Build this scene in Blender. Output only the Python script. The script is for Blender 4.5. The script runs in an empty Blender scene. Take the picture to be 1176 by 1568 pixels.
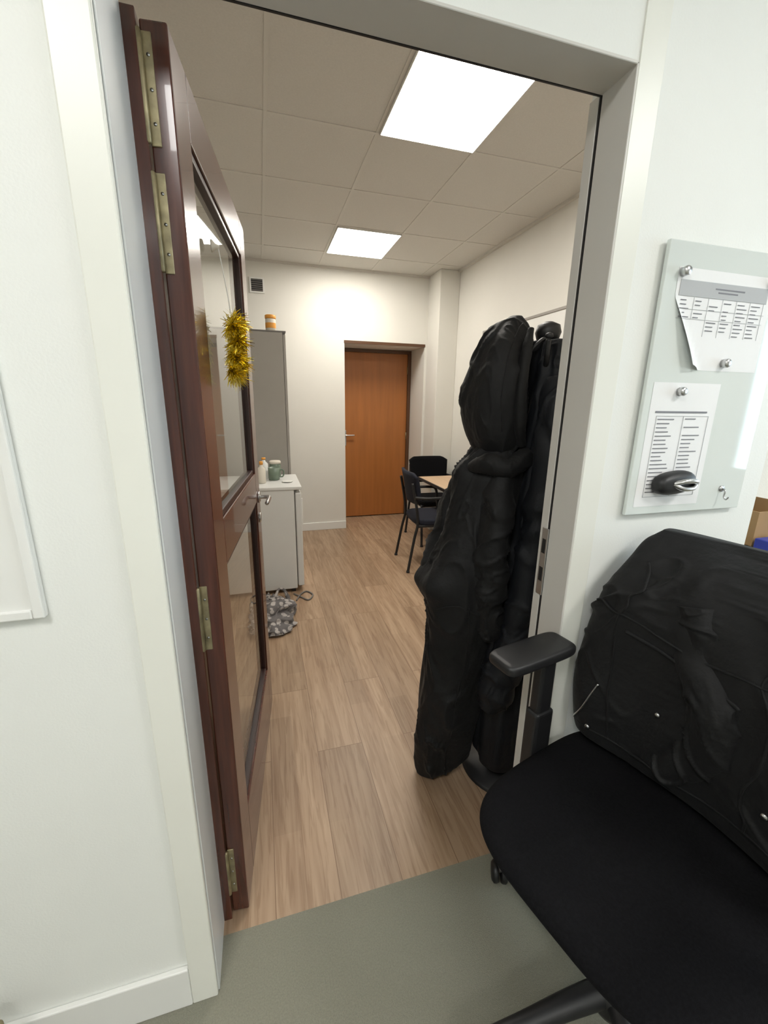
import bpy, bmesh, math, random
from mathutils import Vector, Matrix, noise
from mathutils.bvhtree import BVHTree
random.seed(4)
S=bpy.context.scene
COL=S.collection
H=1.47; CEIL=2.79
# ---------------------------------------------------------------- materials
def mat(name,col,rough=.5,metal=0,var=0.0,vscale=8,bump=0,bscale=60,coat=0,spec=.5,sheen=0,emit=None,estr=0,stretch=None):
    m=bpy.data.materials.new(name); m.use_nodes=True
    nt=m.node_tree; b=nt.nodes['Principled BSDF']
    b.inputs['Base Color'].default_value=(*col,1); b.inputs['Roughness'].default_value=rough
    b.inputs['Metallic'].default_value=metal; b.inputs['Coat Weight'].default_value=coat
    b.inputs['Specular IOR Level'].default_value=spec
    b.inputs['Sheen Weight'].default_value=sheen
    tc=nt.nodes.new('ShaderNodeTexCoord'); mp=nt.nodes.new('ShaderNodeMapping')
    nt.links.new(tc.outputs['Object'],mp.inputs[0])
    if stretch: mp.inputs['Scale'].default_value=stretch
    if var>0:
        n=nt.nodes.new('ShaderNodeTexNoise'); n.inputs['Scale'].default_value=vscale; n.inputs['Detail'].default_value=5
        nt.links.new(mp.outputs[0],n.inputs['Vector'])
        r=nt.nodes.new('ShaderNodeValToRGB')
        r.color_ramp.elements[0].position=.3; r.color_ramp.elements[1].position=.7
        r.color_ramp.elements[0].color=(*[c*(1-var) for c in col],1)
        r.color_ramp.elements[1].color=(*[min(1,c*(1+var)) for c in col],1)
        nt.links.new(n.outputs[0],r.inputs[0]); nt.links.new(r.outputs[0],b.inputs['Base Color'])
    if bump>0:
        n2=nt.nodes.new('ShaderNodeTexNoise'); n2.inputs['Scale'].default_value=bscale; n2.inputs['Detail'].default_value=3
        nt.links.new(mp.outputs[0],n2.inputs['Vector'])
        bp=nt.nodes.new('ShaderNodeBump'); bp.inputs['Strength'].default_value=bump; bp.inputs['Distance'].default_value=.01
        nt.links.new(n2.outputs[0],bp.inputs['Height']); nt.links.new(bp.outputs[0],b.inputs['Normal'])
    if emit:
        b.inputs['Emission Color'].default_value=(*emit,1); b.inputs['Emission Strength'].default_value=estr
    return m
M={}
M['wall_near']=mat('near_wall_paint',(.81,.82,.785),.55,var=.012,vscale=3,bump=.06,bscale=220)
M['casing']=mat('casing_paint',(.80,.80,.735),.35,var=.01)
M['wall_in']=mat('inner_wall_paint',(.76,.745,.69),.7,var=.015,vscale=3,bump=.08,bscale=200)
M['ceil']=mat('ceiling_tile',(.70,.68,.635),.9,var=.03,vscale=120,bump=.1,bscale=300)
M['grid']=mat('ceiling_grid_paint',(.70,.68,.63),.6)
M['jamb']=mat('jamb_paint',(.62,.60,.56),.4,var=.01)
M['jamb_left']=mat('jamb_gloss_bluish_reflection',(.74,.76,.76),.3,var=.01)  # bluish light reflection on the left jamb, put into its base colour
M['white']=mat('white_enamel',(.80,.80,.77),.3,var=.01)
M['carpet']=mat('carpet_olive_grey',(.25,.243,.19),.95,var=.10,vscale=260,bump=.5,bscale=500)
M['mahog']=mat('mahogany_varnish',(.078,.021,.012),.25,var=.35,vscale=5,coat=.35,stretch=(14,14,.8))
M['bead']=mat('glazing_bead',(.03,.012,.01),.35)
M['brass']=mat('aged_brass',(.36,.31,.19),.45,metal=.8,var=.35,vscale=30)
M['steel']=mat('steel',(.6,.6,.6),.28,metal=1,var=.05)
M['black']=mat('black_plastic',(.012,.012,.013),.45,var=.1)
M['fabric']=mat('black_seat_mesh',(.006,.006,.007),.95,var=.3,vscale=200,bump=.3,bscale=600,spec=.12)
M['coatA']=mat('black_parka_cloth',(.0065,.0065,.007),.66,var=.2,vscale=10,bump=.25,bscale=45,spec=.28,sheen=.03)
M['coatB']=mat('dark_navy_coat_cloth',(.0055,.0065,.009),.62,var=.2,vscale=10,bump=.2,bscale=40,spec=.3)
M['navy']=mat('navy_upholstery',(.008,.010,.020),.9,var=.2,vscale=120,bump=.2,bscale=300)
M['cab']=mat('cabinet_grey',(.33,.31,.28),.5,var=.02)
M['fridge']=mat('fridge_enamel',(.68,.68,.66),.35,var=.01)
M['paper']=mat('paper',(.84,.84,.84),.7,var=.01)
M['ink']=mat('printed_ink',(.20,.20,.22),.7)
M['header']=mat('paper_header_grey',(.45,.46,.47),.7)
M['gold']=mat('gold_tinsel_foil',(.92,.70,.10),.2,metal=1,var=.2,vscale=60)
M['green']=mat('green_mug_glaze',(.15,.20,.15),.4,var=.1)
M['orange']=mat('orange_lid',(.75,.33,.05),.4)
M['cardb']=mat('cardboard',(.36,.22,.10),.8,var=.08)
M['blue']=mat('blue_folder',(.03,.05,.35),.4)
M['cream']=mat('cream_plastic',(.72,.67,.58),.4)
M['maple']=mat('maple_laminate',(.58,.40,.25),.4,var=.06,vscale=6,stretch=(10,1,1))
M['vent']=mat('vent_grey',(.16,.15,.14),.6)
M['brownframe']=mat('brown_frame_paint',(.10,.045,.02),.4,var=.05)
M['glassboard']=mat('white_glass_board',(.70,.745,.72),.04,coat=.8,var=.01)
M['panel']=mat('light_panel_diffuser',(.9,.9,.88),.5,emit=(1,.95,.87),estr=27)
M['added_panel']=mat('added_panel_diffuser_cool',(.9,.9,.9),.5,emit=(1,.99,.96),estr=28)  # glow of the unseen panels added to light the near room
M['veneer']=mat('orange_door_veneer',(.40,.145,.035),.38,var=.10,vscale=2.2,stretch=(9,9,.6),coat=.1)
def glass():
    m=bpy.data.materials.new('door_glass'); m.use_nodes=True; nt=m.node_tree; nt.nodes.clear()
    o=nt.nodes.new('ShaderNodeOutputMaterial'); mx=nt.nodes.new('ShaderNodeMixShader')
    f=nt.nodes.new('ShaderNodeFresnel'); f.inputs[0].default_value=1.45
    t=nt.nodes.new('ShaderNodeBsdfTransparent'); t.inputs[0].default_value=(.95,.97,.95,1)
    g=nt.nodes.new('ShaderNodeBsdfGlossy'); g.inputs['Roughness'].default_value=.02
    nt.links.new(f.outputs[0],mx.inputs[0]); nt.links.new(t.outputs[0],mx.inputs[1]); nt.links.new(g.outputs[0],mx.inputs[2]); nt.links.new(mx.outputs[0],o.inputs[0])
    return m
M['glass']=glass()
def woodfloor():
    m=bpy.data.materials.new('oak_vinyl_planks'); m.use_nodes=True; nt=m.node_tree; b=nt.nodes['Principled BSDF']; N=nt.nodes.new; L=nt.links.new
    tc=N('ShaderNodeTexCoord'); mp=N('ShaderNodeMapping'); mp.inputs['Rotation'].default_value=(0,0,math.radians(90)); mp.inputs['Location'].default_value=(.35,.04,0)
    L(tc.outputs['Object'],mp.inputs[0])
    def brick(c1,c2,mort,bw=1.15,rh=.195,ms=.0014,off=.37):
        br=N('ShaderNodeTexBrick'); br.offset=off; br.offset_frequency=2
        br.inputs['Scale'].default_value=1; br.inputs['Brick Width'].default_value=bw; br.inputs['Row Height'].default_value=rh
        br.inputs['Mortar Size'].default_value=ms; br.inputs['Mortar Smooth'].default_value=.2
        br.inputs['Color1'].default_value=c1; br.inputs['Color2'].default_value=c2; br.inputs['Mortar'].default_value=mort
        L(mp.outputs[0],br.inputs['Vector']); return br
    rnd=brick((0,0,0,1),(1,1,1,1),(0.5,.5,.5,1))
    sub=brick((.84,.83,.82,1),(1,1,1,1),(.95,.95,.95,1),bw=.575,rh=.0975,ms=0,off=.43)
    mg=N('ShaderNodeMapping'); mg.inputs['Scale'].default_value=(16,1.0,1); L(tc.outputs['Object'],mg.inputs[0])
    add=N('ShaderNodeVectorMath'); add.operation='MULTIPLY_ADD'; L(rnd.outputs[0],add.inputs[0]); add.inputs[1].default_value=(7,13,5); L(mg.outputs[0],add.inputs[2])
    n=N('ShaderNodeTexNoise'); n.inputs['Scale'].default_value=1.2; n.inputs['Detail'].default_value=5; n.inputs['Distortion'].default_value=1.4; L(add.outputs[0],n.inputs['Vector'])
    n2=N('ShaderNodeTexNoise'); n2.inputs['Scale'].default_value=5; n2.inputs['Detail'].default_value=4; n2.inputs['Distortion'].default_value=.8; L(add.outputs[0],n2.inputs['Vector'])
    r=N('ShaderNodeValToRGB'); e=r.color_ramp.elements; e[0].position=.3; e[0].color=(.37,.24,.148,1); e[1].position=.66; e[1].color=(.52,.37,.245,1)
    L(n.outputs[0],r.inputs[0])
    r2=N('ShaderNodeValToRGB'); e=r2.color_ramp.elements; e[0].position=.40; e[0].color=(.80,.76,.72,1); e[1].position=.50; e[1].color=(1,1,1,1); L(n2.outputs[0],r2.inputs[0])
    m1=N('ShaderNodeMixRGB'); m1.blend_type='MULTIPLY'; m1.inputs[0].default_value=.85; L(r.outputs[0],m1.inputs[1]); L(r2.outputs[0],m1.inputs[2])
    rr=N('ShaderNodeValToRGB'); e=rr.color_ramp.elements; e[0].color=(.78,.77,.76,1); e[1].color=(1.0,1.0,1.0,1); L(rnd.outputs[0],rr.inputs[0])
    m2=N('ShaderNodeMixRGB'); m2.blend_type='MULTIPLY'; m2.inputs[0].default_value=1; L(m1.outputs[0],m2.inputs[1]); L(rr.outputs[0],m2.inputs[2])
    m4=N('ShaderNodeMixRGB'); m4.blend_type='MULTIPLY'; m4.inputs[0].default_value=1; L(m2.outputs[0],m4.inputs[1]); L(sub.outputs[0],m4.inputs[2])
    m3=N('ShaderNodeMixRGB'); L(rnd.outputs['Fac'],m3.inputs[0]); L(m4.outputs[0],m3.inputs[1]); m3.inputs[2].default_value=(.20,.12,.07,1)
    L(m3.outputs[0],b.inputs['Base Color']); b.inputs['Roughness'].default_value=.42
    bp=N('ShaderNodeBump'); bp.inputs['Strength'].default_value=.06; L(n2.outputs[0],bp.inputs['Height']); L(bp.outputs[0],b.inputs['Normal'])
    return m
M['wood']=woodfloor()
def bagmat():
    m=bpy.data.materials.new('patterned_bag_cloth'); m.use_nodes=True; nt=m.node_tree; b=nt.nodes['Principled BSDF']; N=nt.nodes.new; L=nt.links.new
    tc=N('ShaderNodeTexCoord'); v=N('ShaderNodeTexVoronoi'); v.inputs['Scale'].default_value=26; L(tc.outputs['Object'],v.inputs['Vector'])
    r=N('ShaderNodeValToRGB'); r.color_ramp.interpolation='CONSTANT'; e=r.color_ramp.elements; e[0].color=(.42,.39,.37,1); e[1].position=.45; e[1].color=(.14,.13,.13,1)
    L(v.outputs['Distance'],r.inputs[0]); L(r.outputs[0],b.inputs['Base Color']); b.inputs['Roughness'].default_value=.9
    return m
M['bag']=bagmat()
# ---------------------------------------------------------------- helpers
def obj(name,me,mt=None,parent=None,smooth=False):
    o=bpy.data.objects.new(name,me); COL.objects.link(o)
    if mt: me.materials.append(M[mt] if isinstance(mt,str) else mt)
    if parent: o.parent=parent
    if smooth:
        for p in me.polygons: p.use_smooth=True
    return o
def empty(name,loc=(0,0,0),rz=0):
    e=bpy.data.objects.new(name,None); e.empty_display_size=.1; COL.objects.link(e); e.location=loc; e.rotation_euler=(0,0,rz); return e
def addbox(bm,x0,x1,y0,y1,z0,z1):
    vs=[bm.verts.new(p) for p in [(x0,y0,z0),(x1,y0,z0),(x1,y1,z0),(x0,y1,z0),(x0,y0,z1),(x1,y0,z1),(x1,y1,z1),(x0,y1,z1)]]
    for f in [(0,3,2,1),(4,5,6,7),(0,1,5,4),(1,2,6,5),(2,3,7,6),(3,0,4,7)]: bm.faces.new([vs[i] for i in f])
def boxes(name,lst,mt,parent=None,bev=0,seg=2,smooth=False):
    bm=bmesh.new()
    for b in lst: addbox(bm,*b)
    if bev>0: bmesh.ops.bevel(bm,geom=bm.edges[:],offset=bev,segments=seg,affect='EDGES',profile=.5)
    me=bpy.data.meshes.new(name); bm.to_mesh(me); bm.free(); return obj(name,me,mt,parent,smooth)
def box(name,x0,x1,y0,y1,z0,z1,mt,parent=None,bev=0,seg=2,smooth=False): return boxes(name,[(x0,x1,y0,y1,z0,z1)],mt,parent,bev,seg,smooth)
def pane(name,x,y0,y1,z0,z1,mt,parent):
    me=bpy.data.meshes.new(name); me.from_pydata([(x,y0,z0),(x,y1,z0),(x,y1,z1),(x,y0,z1)],[],[(0,1,2,3)]); return obj(name,me,mt,parent)
def lathe(name,prof,mt,parent=None,c=(0,0,0),axis='Z',n=32):
    bm=bmesh.new(); rings=[]
    for r,z in prof:
        ring=[]
        for i in range(n):
            a=2*math.pi*i/n; p=(r*math.cos(a),r*math.sin(a),z)
            if axis=='X': p=(p[2],p[0],p[1])
            if axis=='Y': p=(p[1],p[2],p[0])
            ring.append(bm.verts.new((p[0]+c[0],p[1]+c[1],p[2]+c[2])))
        rings.append(ring)
    for a,b in zip(rings,rings[1:]):
        for i in range(n): bm.faces.new((a[i],a[(i+1)%n],b[(i+1)%n],b[i]))
    bm.faces.new(rings[0][::-1]); bm.faces.new(rings[-1])
    me=bpy.data.meshes.new(name); bm.to_mesh(me); bm.free(); return obj(name,me,mt,parent,True)
def interp(pts,t):
    n=len(pts)-1; f=min(t*n,n-1e-6); i=int(f); u=f-i
    p0=pts[max(i-1,0)];p1=pts[i];p2=pts[i+1];p3=pts[min(i+2,n)]
    return [.5*((2*b)+(-a+c)*u+(2*a-5*b+4*c-d)*u*u+(-a+3*b-3*c+d)*u**3) for a,b,c,d in zip(p0,p1,p2,p3)]
def crumple(q):
    q=q+Vector((noise.noise(q*.6),noise.noise(q*.6+Vector((9,3,1))),noise.noise(q*.5+Vector((5,5,5)))))*1.1
    w=noise.noise(q)*1.1
    mask=max(0,min(1,noise.noise(q*.55+Vector((4,2,8)))*2.5+.45))
    c1=max(0,1-abs(noise.noise(q*1.3+Vector((3,1,7))))*7)
    w+=c1**1.4*.55*mask
    mask2=max(0,min(1,noise.noise(q*.8+Vector((14,12,1)))*3+.2))
    c2=max(0,1-abs(noise.noise(q*2.9+Vector((1,8,2))))*6)
    w+=c2*.20*mask2
    return w
def tube(name,pts,rads,mt,parent=None,n=12,steps=None,wr=0,wf=9,flat=1,closed=False,seed=0):
    steps=steps or max(2,len(pts)*6)
    P=[Vector(interp([tuple(p) for p in pts],k/(steps-1))) for k in range(steps)]
    if isinstance(rads,(int,float)): rads=[rads]*len(pts)
    R=[interp([(r,) for r in rads],k/(steps-1))[0] for k in range(steps)]
    bm=bmesh.new(); rings=[]; up=Vector((0,1,0))
    T0=(P[1]-P[0]).normalized()
    if abs(T0.dot(up))>.9: up=Vector((1,0,0))
    for k in range(steps):
        T=(P[min(k+1,steps-1)]-P[max(k-1,0)]).normalized()
        A=(up-T*up.dot(T)).normalized(); B=T.cross(A); up=A
        ring=[]
        for i in range(n):
            a=2*math.pi*i/n; d=A*math.cos(a)*flat+B*math.sin(a)
            p=P[k]+d*R[k]
            if wr:
                q=p*wf+Vector((seed,seed*2,0))
                p=p+d*crumple(q)*wr
            ring.append(bm.verts.new(p))
        rings.append(ring)
    for a,b in zip(rings,rings[1:]):
        for i in range(n): bm.faces.new((a[i],a[(i+1)%n],b[(i+1)%n],b[i]))
    bm.faces.new(rings[0][::-1]); bm.faces.new(rings[-1])
    me=bpy.data.meshes.new(name); bm.to_mesh(me); bm.free(); return obj(name,me,mt,parent,True)
def loft(name,rings,mt,parent=None,n=96,rows=120,wr=.012,wf=(8,8,3.5),fold=.01,k=7,seed=0,p=2.4,shear=0,zref=0,dent=0):
    bm=bmesh.new(); R=[]
    for j in range(rows):
        t=j/(rows-1); z,cx,cy,hx,hy=interp(rings,t); ring=[]
        edge=min(1,t*12,(1-t)*12)
        for i in range(n):
            a=2*math.pi*i/n; c,s=math.cos(a),math.sin(a)
            ux=math.copysign(abs(c)**(2/p),c); uy=math.copysign(abs(s)**(2/p),s)
            x=cx+hx*ux; y=cy+hy*uy
            if dent and uy>0: y-=dent*(1-ux*ux)*uy*(.6+.4*math.sin(3*z+seed))
            w=0
            if wr or fold:
                q=Vector((x*wf[0]+seed,y*wf[1]+seed*1.7,z*wf[2]))
                w=crumple(q)*wr
                w+=fold*math.sin(k*a+4*noise.noise(Vector((seed,z*2,0))))*(.5+.5*math.sin(a*2+seed))
            zz=z
            if shear and z<zref: zz=z+shear*ux*(zref-z)/zref
            x+=ux*w*edge; y+=uy*w*edge
            ring.append(bm.verts.new((x,y,zz+.4*w*edge)))
        R.append(ring)
    for a,b in zip(R,R[1:]):
        for i in range(n): bm.faces.new((a[i],b[i],b[(i+1)%n],a[(i+1)%n]))
    bm.faces.new(R[0]); bm.faces.new(R[-1][::-1])
    bmesh.ops.recalc_face_normals(bm,faces=bm.faces[:])
    me=bpy.data.meshes.new(name); bm.to_mesh(me); bm.free(); return obj(name,me,mt,parent,True)
def bvh_of(o):
    bm=bmesh.new(); bm.from_mesh(o.data); b=BVHTree.FromBMesh(bm); bm.free(); return b
def seam(name,bv,pts,r,mt,parent,off=.0,steps=60,dense=True):
    P=[]
    K=steps if dense else 14
    for k in range(K):
        p=Vector(interp(pts,k/(K-1))); l,nn,i,d=bv.find_nearest(p); P.append(l+nn*off)
    for _ in range(6):
        P=[P[0]]+[(P[i-1]+P[i]*2+P[i+1])/4 for i in range(1,len(P)-1)]+[P[-1]]
    return tube(name,[tuple(x) for x in P],r,mt,parent,n=8,steps=steps)

YN=.81; YB=.93
XL,XR=-.188,.722; ZL=2.095; WL=-.85
# ---------------------------------------------------------------- room shell
box('floor_wood',WL-.05,2.15,YB-.005,5.35,-.05,0,'wood')
boxes('floor_carpet',[(-2.3,3.6,-3.1,YB-.005,-.05,0),(2.15,3.6,YB-.005,1.15,-.05,0)],'carpet')
box('ceiling',WL-.05,2.15,YB,5.35,CEIL,CEIL+.06,'ceil')
box('ceiling_near_room',-2.3,3.6,-3.1,YB,CEIL,CEIL+.06,'ceil')
box('wall_near_left',-2.3,XL,YN,YB,0,CEIL,'wall_near')
box('wall_near_right',XR,1.32,YN,YB,0,CEIL,'wall_near')
boxes('wall_near_lintel',[(XL,XR,YN,.900,ZL,CEIL),(XL,XR,.900,YB,2.15,CEIL)],'wall_near')
box('wall_near_recess',1.32,3.6,1.08,1.15,0,CEIL,'wall_in')
box('wall_near_return',1.26,1.32,YB,1.08,0,CEIL,'wall_near')
boxes('wall_inner_front',[(WL,XL-.05,YB,YB+.012,0,CEIL),(XR+.05,1.26,YB,YB+.012,0,CEIL),(XL,XR,YB,YB+.012,2.16,CEIL)],'wall_in')
box('wall_left',WL-.05,WL,YB+.012,4.73,0,CEIL,'wall_in')
box('wall_right',2.07,2.15,1.15,5.35,0,CEIL,'wall_in')
boxes('wall_back',[(WL-.05,.905,4.73,5.35,0,CEIL),(1.825,2.07,4.73,5.35,0,CEIL),(.905,1.825,4.73,5.35,2.075,CEIL),(.905,1.825,5.27,5.35,0,2.075)],'wall_in')
box('wall_pillar',1.85,2.07,4.41,4.73,0,CEIL,'wall_in',bev=.006)
box('wall_near_room_left',-2.36,-2.3,-3.1,YB,0,CEIL,'wall_near')
box('wall_near_room_rear',-2.3,3.6,-3.16,-3.1,0,CEIL,'wall_near')
boxes('wall_near_room_right',[(3.6,3.68,-3.1,-.90,0,CEIL),(3.6,3.68,.55,1.15,0,CEIL),(3.6,3.68,-.90,.55,0,.95),(3.6,3.68,-.90,.55,2.4,CEIL)],'wall_near')
wf=empty('window_1',(3.6,0,0))
boxes('window_frame',[(.0,.06,-.90,-.85,.95,2.4),(.0,.06,.50,.55,.95,2.4),(.0,.06,-.85,.50,.95,1.0),(.0,.06,-.85,.50,2.35,2.4),(.01,.05,-.20,-.16,1.0,2.35)],'white',wf,bev=.004)
pane('window_pane',.03,-.85,.50,1.0,2.35,'glass',wf)
# ceiling T-grid
g=[]
for x in (-.45,.10,.65,1.195,1.75): g.append((x-.009,x+.009,YB+.012,4.73,CEIL-.003,CEIL+.001))
for y in (1.24,1.83,2.465,3.08,3.67,4.30): g.append((WL,2.07,y-.009,y+.009,CEIL-.0035,CEIL+.001))
boxes('trim_ceiling_grid',g,'grid')
boxes('trim_ceiling_edge',[(WL,2.07,4.705,4.73,CEIL-.018,CEIL),(2.045,2.07,YB+.012,4.41,CEIL-.018,CEIL),(WL,WL+.025,YB+.012,4.705,CEIL-.018,CEIL)],'grid')
for (x0,x1,y0,y1) in ((.66,1.185,1.845,2.455),(.66,1.185,3.68,4.29)):
    e=empty('added_light_panel',((x0+x1)/2,(y0+y1)/2,CEIL)); a=(x1-x0)/2; b=(y1-y0)/2
    box('diffuser',-a+.004,a-.004,-b+.004,b-.004,-.012,-.006,'panel',e)
    boxes('rim',[(-a,a,-b,-b+.005,-.013,0),(-a,a,b-.005,b,-.013,0),(-a,-a+.005,-b,b,-.013,0),(a-.005,a,-b,b,-.013,0)],'white',e)
for (x,y) in ((-.7,-.6),(1.9,-.6),(.6,-2.3)):  # unseen panels behind the camera, added to brighten the near room
    e=empty('added_light_panel',(x,y,CEIL))
    box('diffuser',-.3,.3,-.3,.3,-.012,-.006,'added_panel',e)
    boxes('rim',[(-.31,.31,-.31,-.3,-.013,0),(-.31,.31,.3,.31,-.013,0),(-.31,-.3,-.3,.3,-.013,0),(.3,.31,-.3,.3,-.013,0)],'white',e)
# baseboards
box('baseboard_near_left',-2.3,-.247,YN-.013,YN,0,.125,'white',bev=.003)
box('baseboard_near_right',XR+.06,1.32,YN-.013,YN,0,.125,'white',bev=.003)
box('baseboard_back',WL,.905,4.716,4.73,0,.09,'white',bev=.003)
box('baseboard_right',2.056,2.07,YB+.02,4.41,0,.09,'white',bev=.003)
box('baseboard_left',WL,WL+.014,YB+.02,4.71,0,.09,'white',bev=.003)
# door casings & jamb linings
boxes('trim_door_casing',[(-.247,XL,YN-.012,YN+.001,0,CEIL)],'casing',bev=.003)
boxes('trim_door_casing_right',[(XR,XR+.058,YN-.003,YN+.001,0,CEIL)],'casing',bev=.001)
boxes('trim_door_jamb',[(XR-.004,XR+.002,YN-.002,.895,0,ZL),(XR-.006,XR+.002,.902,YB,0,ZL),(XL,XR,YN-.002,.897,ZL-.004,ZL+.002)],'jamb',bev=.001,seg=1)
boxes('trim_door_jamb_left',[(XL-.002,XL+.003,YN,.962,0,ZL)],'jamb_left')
boxes('trim_door_gasket',[(XR-.005,XR,.896,.901,0,ZL),(XL,XR,.897,.901,ZL-.005,ZL)],'black')
e=empty('strike_plate',(XR-.006,.905,1.06))
box('plate',-.003,0,-.012,.012,-.10,.09,'steel',e,bev=.001)
box('latch_recess',-.0035,-.0005,-.007,.007,.02,.06,'black',e)
box('bolt_recess',-.0035,-.0005,-.007,.007,-.06,-.02,'black',e)
box('trim_mahogany_lining',XL-.004,-.163,.960,.995,0,ZL,'mahog',bev=.002)
# ---------------------------------------------------------------- open glazed door
D=empty('door_1',(-.116,.968,0),-math.radians(5.8))
W=.905;T=.045;B0=.012;TOP=2.088
boxes('stiles_rails',[(-T,0,0,.112,B0,TOP),(-T,0,W-.112,W,B0,TOP),(-T,0,.112,W-.112,1.968,TOP),(-T,0,.112,W-.112,1.06,1.18),(-T,0,.112,W-.112,B0,.27)],'mahog',D,bev=.003)
for (a,b) in ((.27,1.06),(1.18,1.968)):
    boxes('glazing_bead',[(-.037,-.006,.112,.128,a,b),(-.037,-.006,W-.128,W-.112,a,b),(-.037,-.006,.128,W-.128,a,a+.016),(-.037,-.006,.128,W-.128,b-.016,b)],'bead',D,bev=.003)
    pane('glass_pane',-.016,.12,W-.12,a+.006,b-.006,'glass',D)
for (z0,z1) in ((1.905,2.07),(1.70,1.865),(.885,1.05),(.09,.25)):
    boxes('hinge_leaf',[(-T+.001,-T+.018,-.0025,.0005,z0,z1)],'brass',D,bev=.001,seg=1)
    boxes('hinge_leaf_frame',[(-T-.018,-T-.003,-.011,-.006,z0+.008,z1-.008)],'brass',D,bev=.001,seg=1)
    lathe('hinge_knuckle',[(.003,z0),(.005,z0+.003),(.005,z1-.003),(.003,z1)],'brass',D,c=(-T-.001,-.008,0),n=16)
    for zz in (.2,.5,.8): lathe('hinge_screw',[(.003,-.0035),(.002,-.0015)],'steel',D,c=(-T+.011,0,z0+(z1-z0)*zz),axis='Y',n=12)
for s in (1,-1):
    x0=0 if s>0 else -T
    lathe('handle_rose',[(.024,0),(.024,s*.006),(.018,s*.009)],'steel',D,c=(x0,W-.055,1.07),axis='X',n=24)
    tube('handle_lever',[(x0,W-.055,1.07),(x0+s*.03,W-.055,1.07),(x0+s*.045,W-.065,1.07),(x0+s*.047,W-.12,1.07),(x0+s*.045,W-.165,1.068)],.0085,'steel',D)
    lathe('key_rose',[(.022,0),(.022,s*.005),(.016,s*.007)],'steel',D,c=(x0,W-.055,.98),axis='X',n=24)
box('lock_faceplate',-.032,-.012,W-.0005,W+.002,.92,1.15,'steel',D,bev=.0008,seg=1)
# tinsel
def tinsel():
    bm=bmesh.new()
    c=Vector((-.058,1.265,1.605)); path=[]
    for i in range(80):
        t=i/79; path.append(c+Vector((.010*math.sin(t*19),.040*math.sin(t*26),.075-.150*t)))
    for p in path:
        for _ in range(42):
            d=Vector((random.gauss(0,.9),random.gauss(0,1),random.gauss(-.2,.8))).normalized(); l=random.uniform(.018,.042)
            if p.x+d.x*l < -.213+.1*(p.y+d.y*l)+.006: d.x=abs(d.x)
            side=d.cross(Vector((random.random(),random.random(),random.random()))).normalized()*.0012
            q=p+d*l*.5; r=p+d*l+Vector((random.uniform(-.004,.004),random.uniform(-.004,.004),-.005))
            v=[bm.verts.new(x) for x in (p-side,p+side,q+side,q-side,r+side*.4,r-side*.4)]
            bm.faces.new((v[0],v[1],v[2],v[3])); bm.faces.new((v[3],v[2],v[4],v[5]))
    me=bpy.data.meshes.new('tinsel'); bm.to_mesh(me); bm.free()
    e=empty('tinsel_garland'); obj('foil_strands',me,'gold',e)
    tube('hanging_string',[(-.060,1.245,1.68),(-.066,1.240,1.74),(-.078,1.237,1.83)],.0012,'white',e,n=6)
    tube('hanging_string_2',[(-.060,1.285,1.67),(-.066,1.265,1.74),(-.078,1.239,1.83)],.0012,'white',e,n=6)
    lathe('suction_hook',[(.014,-.014),(.014,-.010),(.006,-.003),(.004,.005)],'cream',e,c=(-.081,1.238,1.835),axis='X',n=20)
tinsel()
# ---------------------------------------------------------------- far door
F=empty('door_2',(0,5.19,0))
box('leaf',.93,1.785,0,.04,.012,2.035,'veneer',F,bev=.002)
boxes('frame',[(1.785,1.823,-.03,.075,0,2.073),(.907,.93,-.03,.075,0,2.073),(.93,1.785,-.03,.075,2.035,2.073)],'brownframe',F,bev=.003)
lathe('handle_rose',[(.022,0),(.022,-.007),(.016,-.009)],'steel',F,c=(.985,0,1.06),axis='Y',n=20)
tube('handle_lever',[(.985,0,1.06),(.985,-.04,1.06),(1.0,-.05,1.06),(1.10,-.05,1.06)],.009,'steel',F)
box('lock_plate',.965,1.005,-.004,0,.93,1.12,'steel',F,bev=.002)
for z in (.25,1.0,1.8): lathe('hinge',[(.007,z),(.007,z+.09)],'brass',F,c=(1.785,-.006,0),n=12)
boxes('trim_far_lintel',[(.90,1.83,4.722,4.732,2.07,2.10)],'brownframe',bev=.002)
# vent
e=empty('air_vent',(.035,4.73,2.56))
boxes('vent_frame',[(-.07,.07,-.012,0,-.07,-.055),(-.07,.07,-.012,0,.055,.07),(-.07,-.055,-.012,0,-.055,.055),(.055,.07,-.012,0,-.055,.055)],'white',e)
box('vent_back',-.055,.055,-.003,0,-.055,.055,'black',e)
boxes('vent_louvres',[(-.055,.055,-.010,-.004,z,z+.008) for z in (-.048,-.030,-.012,.006,.024,.042)],'vent',e)
# tall cabinet
e=empty('tall_storage_cabinet',(0,0,0))
box('carcass',-.385,.205,3.74,4.62,.04,2.005,'cab',e,bev=.004)
boxes('doors',[(.207,.228,3.742,4.178,.06,1.985),(.207,.228,4.184,4.618,.06,1.985)],'cab',e,bev=.003)
box('plinth',-.38,.19,3.76,4.60,0,.04,'black',e)
boxes('top_lip',[(-.387,.232,3.736,4.624,2.0,2.012)],'vent',e,bev=.002)
boxes('door_handles',[(.228,.240,4.14,4.155,1.0,1.14),(.228,.240,4.205,4.22,1.0,1.14)],'steel',e,bev=.003)
# jar on cabinet
e=empty('storage_jar',(.12,3.86,2.012))
lathe('jar_body',[(.035,0),(.042,.005),(.042,.095),(.038,.105)],'cream',e)
lathe('jar_lid',[(.043,.103),(.044,.108),(.044,.128),(.040,.132)],'orange',e)
lathe('jar_label',[(.0425,.03),(.0427,.031),(.0427,.07),(.0425,.071)],'orange',e)
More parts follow.
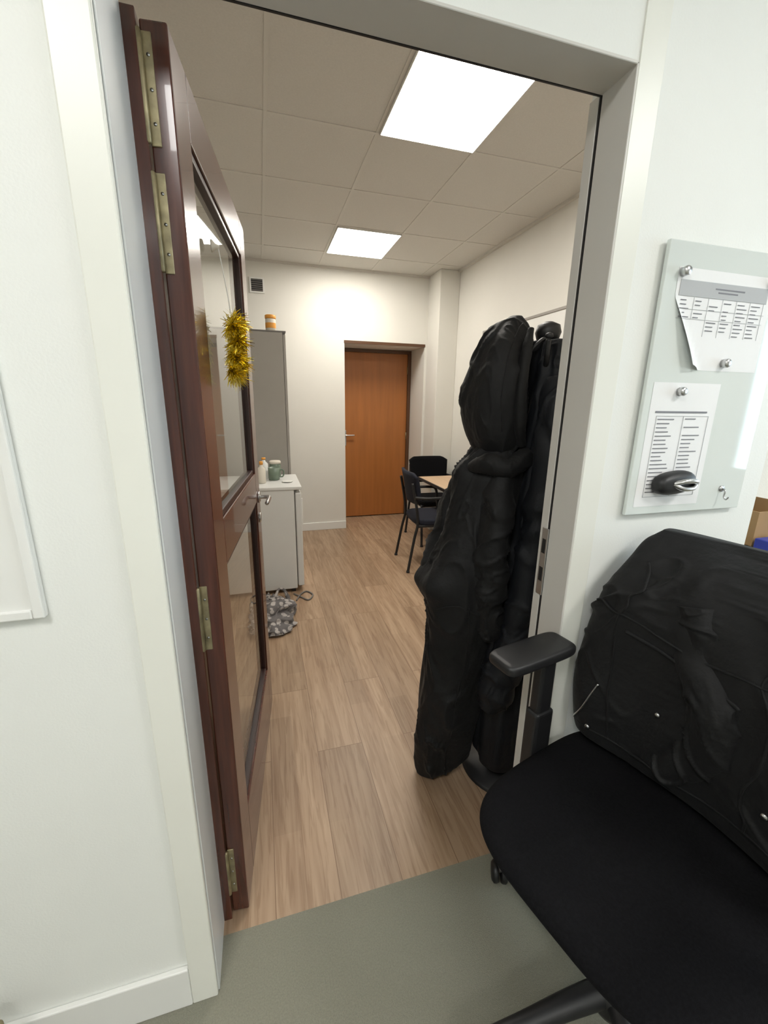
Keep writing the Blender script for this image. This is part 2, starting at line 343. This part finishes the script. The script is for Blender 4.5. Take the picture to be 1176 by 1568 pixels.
# fridge
e=empty('mini_fridge')
box('body',-.36,.205,3.11,3.66,.03,.835,'fridge',e,bev=.008)
box('door',.212,.258,3.11,3.66,.05,.800,'fridge',e,bev=.008)
box('door_gasket',.203,.214,3.12,3.65,.06,.79,'vent',e)
box('worktop',-.365,.262,3.105,3.665,.825,.85,'fridge',e,bev=.005)
box('door_handle_grip',.255,.268,3.14,3.16,.55,.75,'white',e,bev=.003)
boxes('feet',[(x,x+.03,y,y+.03,0,.03) for x in (-.34,.16) for y in (3.13,3.61)],'black',e)
# items on fridge
e=empty('coffee_mug',(.075,3.42,.85))
lathe('mug_body',[(.035,0),(.042,.004),(.046,.10),(.044,.10),(.040,.01)],'green',e)
tube('mug_handle',[(.044,0,.08),(.07,0,.078),(.076,0,.05),(.066,0,.026),(.042,0,.024)],.006,'green',e,n=10)
e=empty('tea_canister',(.09,3.56,.85)); lathe('canister',[(.04,0),(.045,.004),(.045,.11),(.04,.115)],'green',e); lathe('canister_lid',[(.046,.112),(.046,.13),(.04,.135)],'cream',e)
e=empty('soap_bottle',(-.02,3.30,.85)); lathe('bottle_body',[(.026,0),(.03,.004),(.03,.11),(.012,.13),(.012,.145)],'cream',e); lathe('bottle_cap',[(.014,.143),(.014,.165),(.01,.168)],'orange',e)
e=empty('water_bottle',(.0,3.5,.85)); lathe('bottle_body',[(.03,0),(.033,.004),(.033,.12),(.014,.14),(.014,.155)],'white',e); lathe('bottle_cap',[(.016,.153),(.016,.17)],'orange',e)
e=empty('spoon_rest',(.17,3.30,.85)); lathe('dish',[(.02,0),(.04,.006),(.042,.009),(.036,.008),(.018,.004)],'white',e)
# power cable & cloth bag on floor
tube('power_cable',[(.17,3.07,.006),(.22,3.0,.006),(.27,2.94,.006),(.31,3.02,.006),(.27,3.09,.006),(.22,3.04,.012),(.18,2.95,.006)],.006,'vent',n=8,steps=70)
e=empty('cloth_bag')
loft('bag_body',[(.0,.01,2.74,.10,.20),(.010,.01,2.74,.14,.26),(.045,.0,2.74,.13,.24),(.075,.0,2.76,.10,.17),(.095,.02,2.80,.05,.09),(.105,.02,2.82,.01,.02)],'bag',e,n=110,rows=70,wr=.05,wf=(13,13,16),fold=.012,k=5,seed=7)
tube('bag_handle',[(.02,2.86,.07),(.05,2.92,.12),(.09,2.96,.10),(.12,2.93,.03),(.08,2.86,.05)],[.012,.010,.010,.012,.012],'bag',e,n=14,steps=50,wr=.006,wf=20)
tube('bag_fold',[(-.08,2.60,.05),(-.02,2.66,.09),(.05,2.74,.10),(.09,2.84,.06)],[.02,.03,.032,.02],'bag',e,n=24,steps=50,wr=.02,wf=14,seed=3)
# ---------------------------------------------------------------- meeting table & chairs
e=empty('meeting_table')
box('tabletop',1.50,2.03,2.95,3.92,.715,.742,'maple',e,bev=.006)
boxes('table_edge_band',[(1.492,1.502,2.95,3.92,.716,.741)],'black',e)
boxes('table_legs',[(x,x+.045,y,y+.045,0,.715) for x in (1.75,1.95) for y in (3.0,3.82)],'black',e,bev=.006)
boxes('table_apron',[(1.78,1.79,3.04,3.82,.65,.715),(1.97,1.98,3.04,3.82,.65,.715)],'black',e)
def meeting_chair(x,y,rz,m='navy'):
    e=empty('meeting_chair',(x,y,0),rz)
    loft('seat_pad',[(.425,0,.01,.20,.19),(.43,0,.01,.225,.215),(.455,0,.01,.23,.22),(.475,0,.01,.22,.21),(.48,0,.01,.17,.16)],m,e,n=48,rows=14,wr=0,fold=0,p=4)
    bm=bmesh.new(); nx=20; nz=8; grid=[[],[]]
    for s in (0,1):
        for j in range(nz+1):
            row=[]
            for i in range(nx+1):
                u=i/nx*2-1; v=j/nz
                hw=.225*(1-.10*(1-v)); rr=1-.25*max(0,abs(u)-.75)*4*(abs(v-.5)*2)**3
                z=.885-.28*(1-(v))*1.0; zc=.745; z=zc+(z-zc)*rr
                yy=-.225-.05*(v)+.045*u*u + (0.028 if s else 0)
                row.append(bm.verts.new((u*hw,yy,z)))
            grid[s].append(row)
    for s in (0,1):
        for j in range(nz):
            for i in range(nx):
                q=[grid[s][j][i],grid[s][j][i+1],grid[s][j+1][i+1],grid[s][j+1][i]]
                bm.faces.new(q if not s else q[::-1])
    for j in range(nz):
        for i in (0,nx): bm.faces.new((grid[0][j][i],grid[0][j+1][i],grid[1][j+1][i],grid[1][j][i]))
    for i in range(nx):
        for j in (0,nz): bm.faces.new((grid[0][j][i],grid[1][j][i],grid[1][j][i+1],grid[0][j][i+1]))
    bmesh.ops.recalc_face_normals(bm,faces=bm.faces[:])
    me=bpy.data.meshes.new('backrest'); bm.to_mesh(me); bm.free(); obj('backrest',me,m,e,True)
    for sx in (-1,1):
        tube('rear_leg',[(sx*.225,-.27,.012),(sx*.215,-.22,.30),(sx*.21,-.19,.45),(sx*.205,-.21,.62),(sx*.20,-.245,.80)],.0125,'black',e,n=10)
        tube('front_leg',[(sx*.225,.25,.012),(sx*.215,.20,.25),(sx*.21,.17,.425)],.0125,'black',e,n=10)
        tube('seat_rail',[(sx*.21,-.19,.42),(sx*.21,0,.42),(sx*.21,.18,.42)],.012,'black',e,n=10)
        tube('armrest',[(sx*.225,.14,.43),(sx*.25,.14,.55),(sx*.255,.12,.655),(sx*.255,.05,.675),(sx*.25,-.12,.675),(sx*.215,-.225,.68)],.013,'black',e,n=10)
        for yy in (-.27,.25): lathe('foot_cap',[(.014,0),(.016,.003),(.014,.02)],'black',e,c=(sx*.225,yy,0),n=12)
    tube('cross_rail',[(-.21,-.17,.415),(0,-.17,.415),(.21,-.17,.415)],.011,'black',e,n=8)
    tube('cross_rail_front',[(-.21,.17,.415),(0,.17,.415),(.21,.17,.415)],.011,'black',e,n=8)
    return e
meeting_chair(1.465,3.47,-math.radians(94))
meeting_chair(1.77,4.13,math.radians(180),'fabric')
meeting_chair(1.68,2.68,-math.radians(22))
# whiteboard on right wall
e=empty('whiteboard')
box('board',2.055,2.07,2.0,3.8,1.12,2.11,'white',e)
boxes('board_frame',[(2.048,2.07,1.985,3.815,2.105,2.125),(2.048,2.07,1.985,3.815,1.10,1.12),(2.048,2.07,1.985,2.0,1.12,2.105),(2.048,2.07,3.8,3.815,1.12,2.105)],'cab',e,bev=.003)
box('pen_tray',2.02,2.07,2.5,3.3,1.085,1.10,'cab',e,bev=.003)
# ---------------------------------------------------------------- coat stand + coats
e=empty('coat_stand',(.895,1.235,0))
lathe('base_disc',[(.165,0),(.17,.006),(.16,.018),(.05,.028),(.022,.05)],'black',e,n=48)
lathe('pole',[(.016,.03),(.016,1.68)],'black',e,n=20)
lathe('finial',[(.018,1.655),(.034,1.67),(.040,1.69),(.034,1.712),(.012,1.722)],'black',e,n=28)
for k in range(5):
    a=math.radians(20+72*k); c,s=math.cos(a),math.sin(a)
    tube('hook',[(c*.012,s*.012,1.60),(c*.06,s*.06,1.58),(c*.10,s*.10,1.61),(c*.115,s*.115,1.655)],.008,'black',e,n=10)
    lathe('hook_knob',[(.006,-.006),(.013,0),(.010,.008),(.003,.011)],'black',e,c=(c*.116,s*.116,1.663),n=14)
P=empty('hooded_parka')
pk=loft('parka_body',[(.055,.645,1.285,.105,.05),(.065,.648,1.285,.118,.07),(.27,.655,1.285,.13,.09),(.50,.680,1.285,.135,.10),(.68,.693,1.285,.138,.11),(.77,.688,1.285,.145,.115),(.85,.668,1.285,.160,.12),(.93,.700,1.285,.136,.12),(1.02,.722,1.285,.118,.12),(1.15,.740,1.285,.106,.12),(1.24,.75,1.285,.108,.12),(1.30,.765,1.285,.085,.10),(1.38,.78,1.285,.05,.06)],'coatA',P,rows=260,n=180,wr=.026,wf=(8,8,2.8),fold=.007,k=6,seed=2,shear=.04,zref=.4)
hd=loft('parka_hood',[(1.27,.775,1.28,.05,.05),(1.31,.765,1.275,.058,.07),(1.37,.745,1.27,.078,.09),(1.45,.735,1.27,.092,.10),(1.53,.738,1.27,.094,.105),(1.60,.752,1.27,.088,.095),(1.66,.768,1.27,.074,.08),(1.71,.785,1.27,.052,.05),(1.737,.795,1.27,.018,.02)],'coatA',P,rows=130,n=130,wr=.017,wf=(8,8,3),fold=.003,k=3,seed=12)
tube('hood_rim',[(.80,1.19,1.69),(.775,1.165,1.60),(.765,1.155,1.50),(.775,1.16,1.41),(.80,1.18,1.34)],[.010,.016,.018,.018,.014],'coatA',P,n=20,steps=60,wr=.004,wf=14,seed=2)
tube('collar_roll',[(.655,1.24,1.265),(.69,1.18,1.285),(.745,1.16,1.275),(.80,1.17,1.30),(.83,1.20,1.33)],[.018,.028,.032,.03,.018],'coatA',P,n=30,steps=70,wr=.010,wf=12,seed=8)
tube('parka_sleeve',[(.745,1.20,1.26),(.725,1.17,1.16),(.705,1.16,1.0),(.715,1.16,.86),(.735,1.17,.74),(.75,1.18,.66)],[.04,.052,.056,.056,.052,.036],'coatA',P,n=60,steps=120,wr=.018,wf=10,seed=3)
tube('parka_sleeve_far',[(.70,1.33,1.24),(.665,1.36,1.12),(.635,1.36,.98),(.595,1.34,.89),(.585,1.32,.82)],[.035,.045,.05,.055,.04],'coatA',P,n=40,steps=80,wr=.014,wf=10,seed=6)
b1=bvh_of(pk); b2=bvh_of(hd)
seam('parka_seam',b1,[(.62,1.15,.10),(.63,1.15,.4),(.65,1.15,.65),(.64,1.15,.80)],.0022,'coatA',P)
seam('parka_seam_2',b1,[(.54,1.2,.78),(.60,1.15,.80),(.68,1.15,.77),(.74,1.15,.78)],.0025,'coatA',P)
seam('hood_seam',b2,[(.79,1.2,1.72),(.72,1.15,1.62),(.70,1.15,1.5),(.71,1.15,1.38)],.0022,'coatA',P)
Q=empty('long_winter_coat')
cb=loft('coat_body',[(.10,.87,1.20,.10,.09),(.13,.865,1.20,.115,.105),(.35,.865,1.20,.125,.11),(.60,.88,1.20,.125,.11),(.90,.90,1.20,.12,.11),(1.20,.91,1.20,.11,.115),(1.42,.925,1.20,.10,.11),(1.53,.93,1.205,.095,.095),(1.60,.925,1.21,.080,.075),(1.65,.915,1.215,.055,.05),(1.665,.91,1.215,.02,.02)],'coatB',Q,rows=220,n=150,wr=.022,wf=(11,11,2.0),fold=.010,k=8,seed=21)
tube('coat_sleeve',[(.875,1.13,1.54),(.855,1.105,1.42),(.84,1.10,1.15),(.82,1.10,.90),(.79,1.10,.68),(.75,1.11,.50),(.725,1.12,.42)],[.032,.045,.05,.052,.056,.060,.042],'coatB',Q,n=60,steps=160,wr=.018,wf=9,seed=9)
tube('coat_sleeve_far',[(.98,1.12,1.52),(.995,1.10,1.38),(.99,1.09,1.1),(.975,1.09,.85),(.96,1.10,.68)],[.035,.05,.052,.05,.04],'coatB',Q,n=40,steps=90,wr=.014,wf=10,seed=19)
tube('hanger_loop',[(.80,1.22,1.60),(.83,1.20,1.645),(.86,1.20,1.665),(.885,1.21,1.64)],.006,'black',Q,n=8)
# ---------------------------------------------------------------- office chair
CH=empty('office_chair',(.74,.50,0),math.radians(102))
o=loft('seat_cushion',[(.540,0,.02,.19,.21),(.547,0,.02,.235,.255),(.568,0,.02,.258,.286),(.587,0,.02,.252,.280),(.598,0,.02,.22,.25),(.602,0,.02,.12,.13)],'fabric',CH,n=96,rows=30,wr=0,fold=0,p=3.6)
o.rotation_euler=(0,0,.06); o.location=(.012,.008,0)
box('seat_pan',-.20,.20,-.19,.20,.48,.545,'black',CH,bev=.02,seg=3)
box('tilt_mechanism',-.08,.08,-.12,.12,.41,.485,'black',CH,bev=.015,seg=3)
lathe('gas_column',[(.028,.12),(.028,.28),(.018,.285),(.018,.42)],'black',CH,n=24)
lathe('base_hub',[(.045,.06),(.05,.075),(.048,.12),(.035,.135)],'black',CH,n=32)
for k in range(5):
    a=math.radians(3+72*k); c,s=math.cos(a),math.sin(a); R=.36
    tube('base_leg',[(c*.03,s*.03,.105),(c*.12,s*.12,.100),(c*.24,s*.24,.085),(c*R,s*R,.074)],[.028,.025,.020,.016],'black',CH,n=14,flat=1)
    lathe('caster_stem',[(.008,.045),(.008,.08)],'black',CH,c=(c*R,s*R,0),n=12)
    for w in (-1,1):
        prof=[(.018,w*.004),(.028,w*.005),(.030,w*.010),(.030,w*.018),(.024,w*.024),(.008,w*.025)]
        o=lathe('caster_wheel',prof,'black',CH,c=(0,0,0),axis='X',n=28); o.location=(c*R,s*R,.030); o.rotation_euler=(0,0,a+.9)
    o=tube('caster_hood',[(0,-.026,.012),(0,-.02,.026),(0,0,.034),(0,.02,.026)],.008,'black',CH,n=8); o.location=(c*R,s*R,.030); o.rotation_euler=(0,0,a+.9)
for sx in (1,-1):
    x=sx*.288
    loft('arm_pad',[(.862,x,.07,.035,.10),(.868,x,.07,.045,.112),(.882,x,.07,.046,.114),(.889,x,.07,.043,.110),(.892,x,.07,.036,.10)],'black',CH,n=80,rows=20,wr=0,fold=0,p=6)
    boxes('arm_post',[(x-.016,x+.016,-.005,.045,.60,.865)],'black',CH,bev=.008,seg=3)
    boxes('arm_post_sleeve',[(x-.021,x+.021,-.012,.052,.50,.70)],'black',CH,bev=.009,seg=3)
    boxes('arm_bracket',[(min(x*.5,x+sx*.02),max(x*.5,x+sx*.02),-.012,.052,.485,.52)],'black',CH,bev=.009,seg=3)
tube('back_spine',[(0,-.10,.45),(0,-.22,.47),(0,-.27,.60),(0,-.27,.85)],[.028,.028,.022,.018],'black',CH,n=16)
loft('backrest',[(.64,0,-.20,.17,.015),(.66,0,-.20,.20,.022),(.85,0,-.215,.225,.024),(1.05,0,-.24,.215,.024),(1.13,0,-.25,.17,.02),(1.15,0,-.25,.10,.01)],'fabric',CH,n=60,rows=40,wr=0,fold=0,p=3)
J=empty('draped_jacket',(.74,.50,0),math.radians(102))
jk=loft('jacket_shell',[(.620,0,-.165,.250,.085),(.630,0,-.165,.266,.11),(.72,0,-.165,.276,.120),(.85,0,-.170,.276,.122),(.98,0,-.180,.270,.120),(1.06,0,-.195,.262,.110),(1.12,0,-.22,.246,.085),(1.158,0,-.235,.230,.06),(1.178,0,-.25,.205,.03)],'coatA',J,n=300,rows=260,wr=.020,wf=(6.5,6.5,5),fold=.002,k=5,seed=37,p=4.2,dent=.055)
bv=bvh_of(jk)
def snap(p,off=.004):
    l,nn,i,d=bv.find_nearest(Vector(p)); return l+nn*off
seam('zip_edge',bv,[(.300,-.02,.645),(.275,-.01,.665),(.235,.0,.70),(.205,.0,.75),(.190,.0,.80)],.0026,'steel',J,off=.002,steps=50,dense=False)
for p in [(.20,-.03,.665),(.02,-.05,.66),(.07,-.05,.80),(-.13,-.05,.74)]:
    q=snap(p,.002); lathe('snap_button',[(.006,-.002),(.006,.002),(.004,.004)],'steel',J,c=q,axis='Y',n=16)
seam('yoke_seam',bv,[(.26,-.05,1.02),(.20,-.05,1.0),(.14,-.05,.985),(.06,-.05,.965),(-.02,-.05,.97),(-.12,-.05,.99),(-.24,-.05,1.0)],.003,'coatA',J)
seam('pocket_flap',bv,[(.16,-.05,.955),(.10,-.05,.945),(.02,-.05,.93),(-.06,-.05,.91)],.005,'coatA',J)
seam('panel_seam',bv,[(.17,-.1,1.15),(.175,-.05,1.06),(.18,-.05,.95),(.17,-.05,.80),(.15,-.05,.66)],.0028,'coatA',J)
seam('panel_seam_2',bv,[(-.08,-.1,1.16),(-.07,-.05,1.08),(-.09,-.05,.95),(-.11,-.05,.80),(-.10,-.05,.66)],.0028,'coatA',J)
seam('hem_stitch',bv,[(.25,-.05,.655),(.15,-.05,.66),(.0,-.05,.658),(-.15,-.05,.66),(-.25,-.05,.655)],.0025,'coatA',J)
tube('jacket_sleeve',[(.06,-.15,1.06),(.03,-.14,.96),(-.02,-.135,.86),(-.01,-.13,.74),(.04,-.12,.65)],[.034,.049,.054,.050,.038],'coatA',J,n=70,steps=160,wr=.018,wf=9,seed=41)
# ---------------------------------------------------------------- glass board + papers
G=empty('glass_notice_board',(0,YN,0))
box('board_panel',.852,1.232,-.016,-.006,1.206,1.812,'glassboard',G,bev=.002)
boxes('standoff',[(x,x+.02,-.006,0,z,z+.02) for x in (.88,1.19) for z in (1.23,1.77)],'steel',G)
lathe('key_hook_plate',[(.008,-.016),(.008,-.020)],'steel',G,c=(1.155,0,1.262),axis='Y',n=20)
tube('key_hook_wire',[(1.155,-.020,1.262),(1.155,-.028,1.258),(1.155,-.028,1.242),(1.155,-.034,1.236),(1.155,-.040,1.244)],.002,'steel',G,n=8)
def sheet(name,x0,x1,z0,z1,y,parent,curl=0,rows=20,cols=20,mt='paper'):
    bm=bmesh.new(); V=[]
    for j in range(rows+1):
        r=[]
        for i in range(cols+1):
            u=i/cols; v=j/rows
            d=max(0,1-(u/.36+v/.72)) if curl else 0
            r.append(bm.verts.new((x0+(x1-x0)*u+d*curl*2.0,y-curl*math.sin(d*1.5)*.5,z0+(z1-z0)*v+d*curl*.3)))
        V.append(r)
    for j in range(rows):
        for i in range(cols): bm.faces.new((V[j][i],V[j][i+1],V[j+1][i+1],V[j+1][i]))
    me=bpy.data.meshes.new(name); bm.to_mesh(me); bm.free(); o=obj(name,me,mt,parent,True)
    return o
e=empty('printed_schedule_sheet',(0,YN-.0165,0))
sheet('page',.888,1.18,1.552,1.762,0,e,curl=.034)
box('page_header',.897,1.165,-.0012,-.0004,1.706,1.738,'header',e)
L=[(1.0,1.09,-.0016,-.0012,1.724,1.727),(1.01,1.07,-.0016,-.0012,1.717,1.720)]
for r in range(9):
    z=1.697-r*.0085
    for c in range(6):
        x=.905+c*.043
        if random.random()<.85 and not (c<2 and r>4): L.append((x,x+random.uniform(.014,.030),-.0012,-.0006,z,z+.0018))
boxes('printed_text',L,'ink',e)
boxes('table_rule',[(.943+i*.043,.9436+i*.043,-.001,-.0004,1.625 if i>0 else 1.66,1.705) for i in range(0,6)]+[(.90,1.165,-.001,-.0004,z,z+.0006) for z in (1.66,1.68)],'header',e)
e=empty('printed_name_list',(0,YN-.0165,0))
sheet('page',.872,1.078,1.226,1.523,0,e)
L=[(.89,1.05,-.0012,-.0004,1.454,1.458)]
for r in range(19):
    z=1.438-r*.0098
    L.append((.900,.900+random.uniform(.025,.060),-.0012,-.0004,z,z+.0022))
    if r%2==0 or r>3: L.append((.985,.985+random.uniform(.025,.055),-.0012,-.0004,z+.001,z+.0032))
boxes('printed_text',L,'ink',e)
boxes('table_rule',[(.895,.896,-.001,-.0004,1.25,1.447),(.978,.979,-.001,-.0004,1.25,1.447),(1.057,1.058,-.001,-.0004,1.25,1.447),(.895,1.057,-.001,-.0004,1.25,1.251),(.895,1.057,-.001,-.0004,1.446,1.447)],'header',e)
for (x,z,m) in ((.897,1.752,'steel'),(1.172,1.752,'black'),(1.068,1.570,'steel'),(.950,1.503,'steel')):
    e=empty('board_magnet',(x,YN-.0185,z)); lathe('magnet',[(.010,0),(.010,-.011),(.008,-.014)],m,e,axis='Y',n=24)
e=empty('magnetic_eraser',(.970,YN-.018,1.287))
o=loft('eraser_body',[(0,0,0,.050,.020),(.004,0,0,.058,.028),(.022,0,0,.057,.027),(.032,0,0,.045,.017),(.034,0,0,.02,.008)],'black',e,n=48,rows=16,wr=0,fold=0,p=2.6); o.rotation_euler=(math.radians(90),math.radians(-6),0)
tube('eraser_grip',[(-.02,-.030,.0),(.0,-.042,.008),(.03,-.044,.008),(.045,-.034,.0),(.03,-.040,-.010),(.0,-.040,-.010),(-.02,-.030,.0)],.006,'steel',e,n=12)
# framed panel on left of near wall
e=empty('wall_mounted_panel',(0,YN,0))
box('panel_back',-.95,-.382,-.010,0,1.095,1.95,'white',e,bev=.003)
boxes('panel_frame',[(-.40,-.382,-.016,-.009,1.095,1.95),(-.95,-.40,-.016,-.009,1.095,1.113),(-.95,-.40,-.016,-.009,1.932,1.95)],'white',e,bev=.003)
# radiator with pipe valve
R0=empty('radiator')
tube('pipe',[(-.585,YN-.07,.0),(-.585,YN-.07,.10),(-.585,YN-.07,.20)],.009,'steel',R0,n=14)
lathe('valve_body',[(.012,.17),(.017,.18),(.017,.21),(.012,.22),(.012,.235),(.004,.24)],'brass',R0,c=(-.585,YN-.07,0),n=20)
tube('valve_spur',[(-.585,YN-.07,.195),(-.64,YN-.07,.195),(-.70,YN-.07,.195)],.010,'steel',R0,n=14)
boxes('radiator_panel',[(-1.55,-.70,YN-.11,YN-.095,.14,.72),(-1.55,-.70,YN-.05,YN-.035,.14,.72)],'white',R0,bev=.004)
boxes('radiator_fins',[(-1.53+i*.035,-1.528+i*.035,YN-.096,YN-.05,.16,.70) for i in range(24)],'white',R0)
boxes('radiator_brackets',[(-1.4,-1.37,YN-.036,YN-.0005,.3,.6),(-.86,-.83,YN-.036,YN-.0005,.3,.6)],'white',R0)
# cabinet and box right of wall end
e=empty('low_filing_cabinet')
box('carcass',1.36,1.95,.72,1.06,.03,1.06,'cream',e,bev=.004)
boxes('drawer_fronts',[(1.365,1.945,.708,.720,.05+i*.335,.37+i*.335) for i in range(3)],'cream',e,bev=.003)
boxes('drawer_pulls',[(1.60,1.72,.695,.709,.24+i*.335,.252+i*.335) for i in range(3)],'steel',e,bev=.002)
box('plinth',1.38,1.93,.74,1.05,0,.03,'black',e)
e=empty('cardboard_box',(1.50,.93,1.06))
boxes('box_walls',[(-.10,.14,-.09,-.086,0,.11),(-.10,.14,.086,.09,0,.11),(-.10,-.096,-.086,.086,0,.11),(.136,.14,-.086,.086,0,.11),(-.10,.14,-.09,.09,0,.004)],'cardb',e)
e=empty('blue_folder',(1.50,.80,1.06)); box('cover',-.11,.14,-.035,.03,0,.035,'blue',e,bev=.003); box('pages',-.105,.142,-.03,.025,.005,.03,'paper',e)
# ---------------------------------------------------------------- world, camera
w=bpy.data.worlds.new('World'); S.world=w; w.use_nodes=True
bg=w.node_tree.nodes['Background']; bg.inputs[0].default_value=(.70,.86,1,1); bg.inputs[1].default_value=7
cam=bpy.data.cameras.new('camera'); co=bpy.data.objects.new('camera',cam); COL.objects.link(co)
cam.sensor_fit='HORIZONTAL'; cam.sensor_width=36; cam.lens=36*640/1176; cam.clip_start=.02
fw=Vector((.2701,.9283,-.2554)).normalized(); rt=Vector((.9611,-.2756,.0149)); rt=(rt-fw*rt.dot(fw)).normalized(); up=rt.cross(fw)
m=Matrix((rt,up,-fw)).transposed().to_4x4(); m.translation=Vector((0,0,H)); co.matrix_world=m
S.camera=co
S.view_settings.view_transform='Standard'
